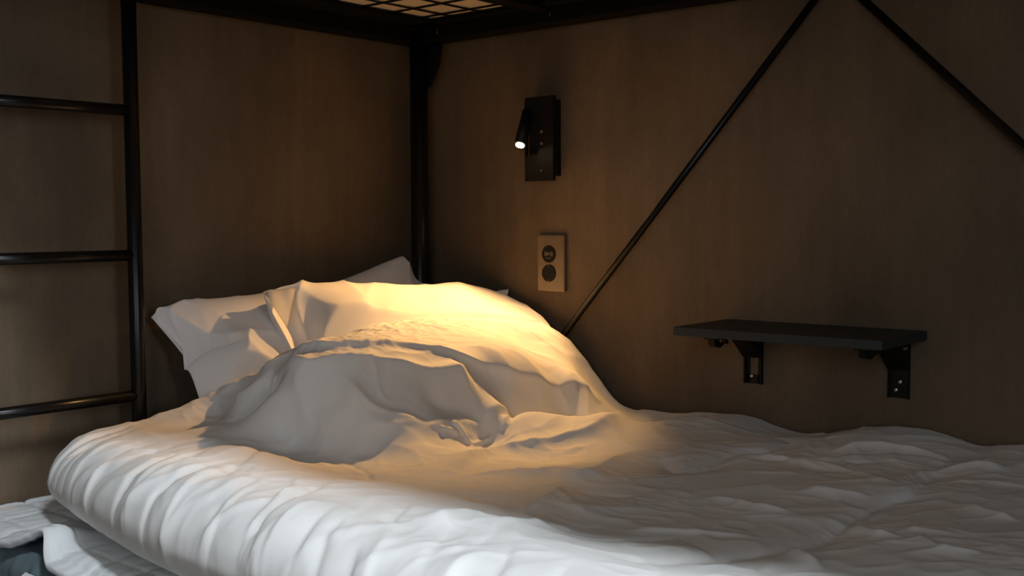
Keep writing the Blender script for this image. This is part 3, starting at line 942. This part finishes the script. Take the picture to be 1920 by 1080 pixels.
ROWS_B = [
 [(-.532,-.128,.812),(-.475,-.118,.805),(-.375,-.105,.795),(-.270,-.115,.775),(-.150,-.130,.765),(-.085,-.160,.765),(-.018,-.235,.755),(-.010,-.345,.735),(-.058,-.448,.716)],
 [(-.537,-.130,.818),(-.483,-.140,.831),(-.384,-.140,.833),(-.285,-.155,.824),(-.173,-.180,.815),(-.108,-.210,.819),(-.042,-.270,.801),(-.025,-.360,.764),(-.064,-.450,.722)],
 [(-.535,-.148,.785),(-.487,-.145,.786),(-.413,-.235,.794),(-.337,-.235,.790),(-.234,-.240,.785),(-.167,-.265,.785),(-.086,-.310,.771),(-.055,-.385,.751),(-.067,-.455,.718)],
 [(-.532,-.205,.712),(-.492,-.215,.707),(-.487,-.295,.736),(-.425,-.305,.754),(-.319,-.310,.756),(-.236,-.330,.754),(-.155,-.370,.749),(-.105,-.425,.742),(-.078,-.470,.714)],
 [(-.560,-.300,.620),(-.520,-.320,.640),(-.470,-.340,.660),(-.410,-.360,.680),(-.330,-.400,.690),(-.260,-.420,.690),(-.190,-.450,.670),(-.140,-.490,.650),(-.095,-.540,.600)],
 [(-.600,-.450,.520),(-.550,-.480,.520),(-.480,-.510,.520),(-.410,-.530,.520),(-.340,-.540,.520),(-.270,-.550,.520),(-.210,-.560,.520),(-.160,-.570,.520),(-.110,-.600,.510)]]
bmB = pillow_mesh(ROWS_B, .12, dispB)
pB = link('pillow', bmB, M_PILLOW, None, True)
tag(pB, 'white pillow brightly lit under the reading lamp, half covered by the duvet', 'pillow', 'pillows at the head of the bed')
# loose hem of its pillowcase, a hanging triangle on the left end
bm = nb()
A_, B_, C_ = Vector((-.540, -.132, .819)), Vector((-.545, -.205, .757)), Vector((-.478, -.150, .822))
rows = 14
grid = {}
for i in range(rows+1):
    for j in range(rows+1-i):
        a, b = i/rows, j/rows
        p = A_+(B_-A_)*a+(C_-A_)*b
        p = p+Vector((-.6, -.6, .3)).normalized()*(.012*math.sin(math.pi*min(1, a+b))+.004*math.sin(9*b+4*a))
        grid[i, j] = bm.verts.new(p)
for i in range(rows):
    for j in range(rows-i):
        bm.faces.new((grid[i, j], grid[i+1, j], grid[i, j+1]))
        if j < rows-i-1: bm.faces.new((grid[i+1, j], grid[i+1, j+1], grid[i, j+1]))
r = bmesh.ops.solidify(bm, geom=bm.faces[:], thickness=.0025)
bmesh.ops.recalc_face_normals(bm, faces=bm.faces)
link('pillowcase_hem', bm, M_PILLOW, pB, True)

# ------------------------------------------------------------------ wall shelf
sh = thing('wall_shelf', 'small dark grey shelf board on two black folding brackets on the right wall', 'shelf')
boxobj('board', (-.190, -1.170, .7515), (-.0015, -.804, .7665), M_SHELF, sh, .0012)
for k, y0 in enumerate((-.841, -1.108)):
    y1 = y0-.035
    zb = .652
    bm = nb()
    # wall plate with a slot, two cheeks and the arm under the board
    add_box(bm, (-.003, y1, zb), (-.0005, y0, .75), .0008) if k else None
    if not k:
        add_box(bm, (-.003, y1, zb), (-.0005, y0-.026, .75)); add_box(bm, (-.003, y0-.009, zb), (-.0005, y0, .75))
        add_box(bm, (-.003, y1, zb), (-.0005, y0, .668)); add_box(bm, (-.003, y1, .700), (-.0005, y0, .75))
    for yy in (y0-.0025, y1):
        add_prism(bm, [(-.002, zb), (-.010, zb), (-.010, .700), (-.070, .7505), (-.002, .7505)], 'Y', yy, yy+.0025)
    add_prism(bm, [(-.010, .7005), (-.0125, .7005), (-.0725, .7508), (-.070, .7508)], 'Y', y1, y0)
    add_box(bm, (-.158, y1+.004, .7455), (-.004, y0-.004, .7512))
    # release lever near the front
    add_prism(bm, [(-.155, .746), (-.150, .733), (-.132, .729), (-.118, .734), (-.124, .738), (-.134, .738), (-.136, .746)], 'Y', y0-.022, y0-.010)
    add_prism(bm, [(-.118, .746), (-.104, .733), (-.100, .735), (-.108, .746)], 'Y', y0-.020, y0-.012)
    br = link('bracket', bm, M_MATTE, sh)
    for (yy, zz) in (((y0-.013, .665),) if not k else ((y0-.012, .665), (y0-.019, .679))):
        bm = nb(); add_sphere(bm, (-.0032, yy, zz), .0036, (.5, 1, 1)); link('screw', bm, M_SCREW, br)
    bm = nb(); add_sphere(bm, (-.030, y1-.0004, .738), .0028, (1, .5, 1)); add_sphere(bm, (-.020, y1-.0004, .738), .0028, (1, .5, 1))
    link('rivet', bm, M_SCREW, br)

# ------------------------------------------------------------------ reading lamp
rl = thing('reading_lamp', 'black wall-mounted reading lamp with a lit swivel spot above the socket plate', 'reading lamp')
boxobj('base_box', (-.0275, -.4155, 1.040), (-.0004, -.352, 1.1955), M_MATTE, rl, .0015)
bm = nb()
fx0, fx1 = -.0365, -.0275
add_box(bm, (fx0, -.4225, 1.030), (fx1, -.3835, 1.2015)); add_box(bm, (fx0, -.3835, 1.030), (fx1, -.3485, 1.084))
add_box(bm, (fx0, -.3835, 1.154), (fx1, -.3485, 1.2015)); add_box(bm, (fx0, -.351, 1.084), (fx1, -.3485, 1.154))
bmesh.ops.remove_doubles(bm, verts=bm.verts, dist=1e-6)
link('front_panel', bm, M_MATTE, rl)
bm = nb(); add_tube(bm, HEAD_A, HEAD_B, .0125, 32, .0122, True)
hd = link('spot_head', bm, M_MATTE, rl)
tubeobj('lens', HEAD_B+head_dir*.0001, HEAD_B+head_dir*.0012, .0088, M_LENS, hd, 28)
for z in (1.130, 1.106):
    tubeobj('button', (fx0+.0002, -.3935, z), (fx0-.0018, -.3935, z), .0029, M_SCREW, rl, 16)
tubeobj('screw', (fx0+.0002, -.392, 1.051), (fx0-.0010, -.392, 1.051), .0018, M_SCREW, rl, 12)

# ------------------------------------------------------------------ socket plate
so = thing('wall_outlet', 'bronze-grey plate with a charging port and a round black socket below the reading lamp', 'outlet')
boxobj('plate', (-.0095, -.430, .802), (-.0004, -.358, .9195), M_PLATE, so, .003)
def disc(name, z, parent):
    return tubeobj(name, (-.0094, -.390, z), (-.0108, -.390, z), .0178, M_SOCK, parent, 40)
ub = disc('charging_port', .8795, so)
bm = nb()
for yy, hgt in ((-.3805, .0045), (-.3845, .005), (-.3905, .0018), (-.3955, .005), (-.3995, .0045)):
    add_box(bm, (-.0112, yy-.0006, .880-hgt), (-.0107, yy+.0006, .880+hgt))
add_prism(bm, [(-.3875, .883), (-.3905, .880), (-.3875, .877)], 'X', -.0112, -.0107)
add_box(bm, (-.0112, -.3965, .8705), (-.0107, -.3835, .8712))
link('port_marks', bm, M_MARK, ub)
sk = tubeobj('socket', (-.0094, -.390, .840), (-.0112, -.390, .840), .0178, M_SOCK, so, 40)
bm = nb()
add_tube(bm, (-.0108, -.3815, .840), (-.0116, -.3815, .840), .0022, 12); add_tube(bm, (-.0108, -.3985, .840), (-.0116, -.3985, .840), .0022, 12)
link('pin_hole', bm, M_MATTE, sk)
boxobj('earth_clip', (-.0122, -.3912, .8240), (-.0108, -.3888, .8270), M_CLIP, sk)
boxobj('earth_clip', (-.0122, -.3912, .8530), (-.0108, -.3888, .8560), M_CLIP, sk)
